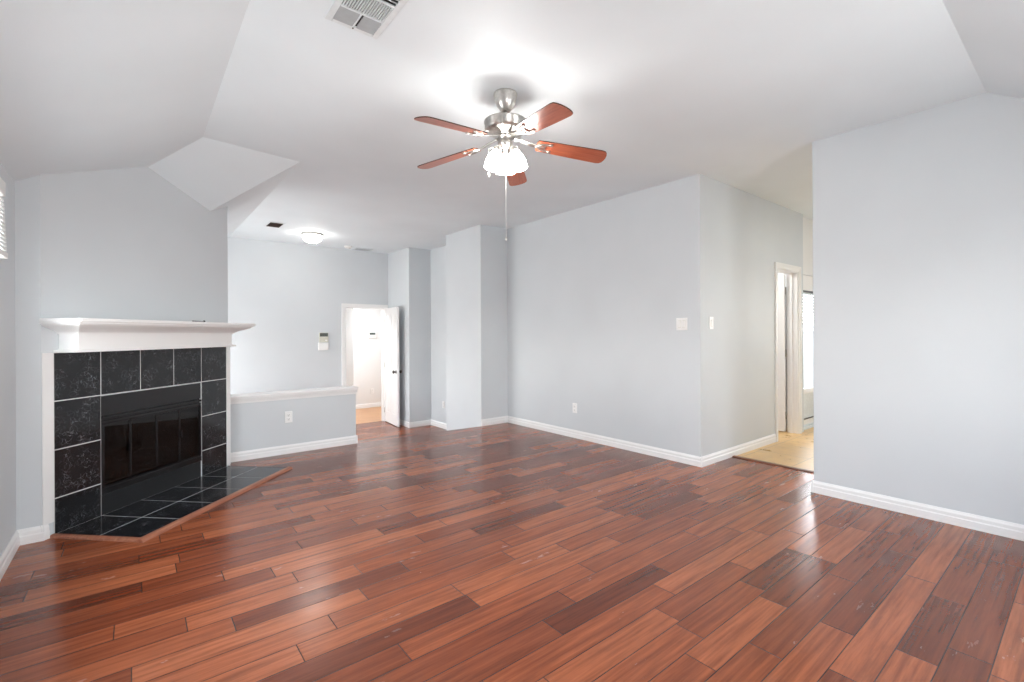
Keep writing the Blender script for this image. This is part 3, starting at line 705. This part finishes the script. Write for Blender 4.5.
bm = NB(); M = Matrix.Rotation(PI/2, 4, 'X'); lathe(bm, [(0.014, 0), (0.014, 0.003), (0.010, 0.005), (0.006, 0.006)], 18, M=M); obj('collar', bm, NICKEL, gv)
bm = NB(); lathe(bm, [(0.006, 0.004), (0.006, 0.018), (0.003, 0.020)], 12, M=M); obj('key_stem', bm, DARKMETAL, gv)

# ------------------------------------------------------------------ doors
def casing(name, x0, x1, zt_, y, z0, label, wd=0.062, out=-1):
    bm = NB(); k = 0.018
    pr = [(0, 0), (k*0.6, 0), (k, 0.015), (k*0.75, 0.035), (k, wd-.008), (k, wd), (0, wd)]
    for (xi, xo) in ((x0, x0-wd), (x1, x1+wd)):
        for u0, u1, d in ((0, 0.45, 0.012), (0.45, 0.6, 0.016), (0.6, 1.0, 0.020)):
            a0 = xi+(xo-xi)*u0; a1 = xi+(xo-xi)*u1
            bx(bm, min(a0, a1), max(a0, a1), y+min(0, out*d), y+max(0, out*d), z0, zt_+wd*u1)
    for u0, u1, d in ((0, 0.45, 0.012), (0.45, 0.6, 0.016), (0.6, 1.0, 0.020)):
        bx(bm, x0-wd*u0, x1+wd*u0, y+min(0, out*d), y+max(0, out*d), zt_+wd*u0, zt_+wd*u1)
    # jamb lining and stop
    jd = -out
    for xx in (x0, x1-.014): bx(bm, xx, xx+.014, min(y, y+jd*.12), max(y, y+jd*.12), z0, zt_)
    bx(bm, x0+.014, x1-.014, min(y, y+jd*.12), max(y, y+jd*.12), zt_-.014, zt_)
    for xx in (x0+.014, x1-.026): bx(bm, xx, xx+.012, y+jd*.055, y+jd*.085, z0, zt_-.014)
    return struct(name, bm, TRIM, label, 'door frame')
casing('trim_2', BD0, BD1, BDZ, YB, LOW, 'white casing round the back doorway')
casing('trim_3', DX0, DX1, DZ, YA, 0, 'white casing round the narrow hall doorway')

def panel_door(name, label, loc, rz, wd, ht, knob_z, knob_side=1, six=True):
    """leaf from local x=0 (hinge) to wd, thickness in y 0..0.035"""
    r = thing(name, label, 'door', loc, rz, kind='structure')
    T = 0.035; bm = NB(); bx(bm, 0, wd, 0.009, T-.009, 0, ht)
    st = wd*0.155; mid = wd*0.11
    rails = [(0, 0.19), (0.775, 0.90) , (1.555/2.05*ht, 1.64/2.05*ht), (ht-.11, ht)]
    xs_ = [(0, st), (wd/2-mid/2, wd/2+mid/2), (wd-st, wd)]
    for y0, y1 in ((0, 0.010), (T-.010, T)):
        for x0, x1 in xs_: bx(bm, x0, x1, y0, y1, 0, ht)
        for z0, z1 in rails:
            for x0, x1 in ((st, wd/2-mid/2), (wd/2+mid/2, wd-st)): bx(bm, x0, x1, y0, y1, z0, z1)
        for j in range(3):
            z0 = rails[j][1]+.022; z1 = rails[j+1][0]-.022
            for x0, x1 in ((st+.02, wd/2-mid/2-.02), (wd/2+mid/2+.02, wd-st-.02)): bx(bm, x0, x1, y0+.003, y1-.003, z0, z1)
    obj('door_leaf', bm, DOORW, r, 0.0025)
    for s_, y in ((-1, 0), (1, T)):
        bm = NB(); M = Matrix.Translation((wd-.065, y, knob_z)) @ Matrix.Rotation(-s_*PI/2, 4, 'X')
        lathe(bm, [(0.030, 0), (0.030, 0.005), (0.012, 0.009), (0.011, 0.026), (0.024, 0.034), (0.029, 0.046), (0.025, 0.058), (0.010, 0.063)], 24, M=M); obj('door_knob', bm, DARKMETAL, r)
    for z in (0.2, ht/2, ht-.2):
        bm = NB(); tube(bm, (-0.004, -0.004, z-.045), (-0.004, -0.004, z+.045), 0.006, 10); bx(bm, -0.003, 0.0, 0.0, 0.03, z-.045, z+.045); obj('hinge', bm, NICKEL, r)
    return r
panel_door('door_1', 'open white six-panel door swung into the foyer', (BD1-.004, YB-.012, LOW+.012), math.radians(-96), 0.70, 2.055, 0.935)
# narrow doorway: leaf hinged on the right jamb, opened into the small room
panel_door('door_2', 'white door ajar inside the narrow hall doorway', (DX1-.018, YA+.136, 0.012), math.radians(97), 0.585, 1.965, 0.95)
panel_door('door_3', 'white door with knob at the end of the entry hall', (3.601, 10.92, LOW+.012), math.radians(-90), 0.50, 2.0, 0.90)

# glass patio door
gd = thing('door_4', 'white framed glass patio door at the end of the side hall', 'glass door', (GX0, GY, 0), kind='structure')
W = GX1-GX0
bm = NB(); bx(bm, 0, W, 0.0, 0.10, 0.0, 0.045); bx(bm, 0, W, -0.02, 0.10, 0.0, 0.025); obj('threshold', bm, VENTM, gd, 0.004)
bm = NB()
for x0, x1, z0, z1 in ((0.0, 0.05, 0.045, 2.0), (W-.05, W, 0.045, 2.0), (0.05, W-.05, 0.048, 0.125), (0.05, W-.05, 0.45, 0.52), (0.05, W-.05, 1.80, 2.0)): bx(bm, x0, x1, 0.02, 0.07, z0, z1)
obj('door_frame', bm, DOORW, gd, 0.004)
bm = NB(); bx(bm, 0.05, W-.05, 0.035, 0.055, 0.125, 0.45); obj('kick_panel', bm, VENTM, gd, 0.003)
bm = NB(); bx(bm, 0.05, W-.05, 0.012, 0.022, 0.118, 0.132); bx(bm, 0.05, W-.05, 0.012, 0.022, 1.775, 1.80); obj('gasket', bm, SLOT, gd)
bm = NB(); bx(bm, 0.05, W-.05, 0.040, 0.046, 0.52, 1.80); obj('pane', bm, PANE, gd)
bm = NB()
for i in range(32): bx(bm, 0.055, W-.055, -0.021, 0.021, -0.0008, 0.0008, 0, Matrix.Translation((0, 0.020, 0.545+i*0.0392)) @ Matrix.Rotation(math.radians(62 if not 18 < i < 25 else 35), 4, 'X'))
obj('blind_slats', bm, VENTM, gd)
# outside the patio door
bm = NB(); bx(bm, 6.4, 18, YA+.3, 6.5, -0.12, -0.02); struct('floor_patio', bm, PATIO, 'grey concrete patio outside the glass door', 'patio')
bm = NB(); bx(bm, 6.6, 18, 5.2, 5.4, -0.1, 1.5); struct('wall_garden', bm, STUCCO, 'grey garden wall beyond the glass door', 'wall')

# unseen lights; the closet room and kitchen ones are added to brighten
def unseen_light(name, loc, power, size, col=(1, 0.93, 0.84)):
    l = bpy.data.lights.new(name, 'AREA'); l.shape = 'DISK'; l.size = size; l.energy = power; l.color = col
    o = bpy.data.objects.new(name, l); C.objects.link(o); o.location = loc
unseen_light('entry_hall_lamp', (3.15, 9.1, 2.08), 34, 0.6, (0.93, 0.97, 1.0))
unseen_light('closet_room_fill', (DX0+.1, YA+.9, 2.38), 16, 0.2, (1, 0.98, 0.95))  # unseen light added to brighten the narrow doorway
unseen_light('kitchen_fill', (5.6, 0.3, 2.72), 150, 0.35, (1, 0.96, 0.91))  # unseen fill added to lift the hall wall and tile
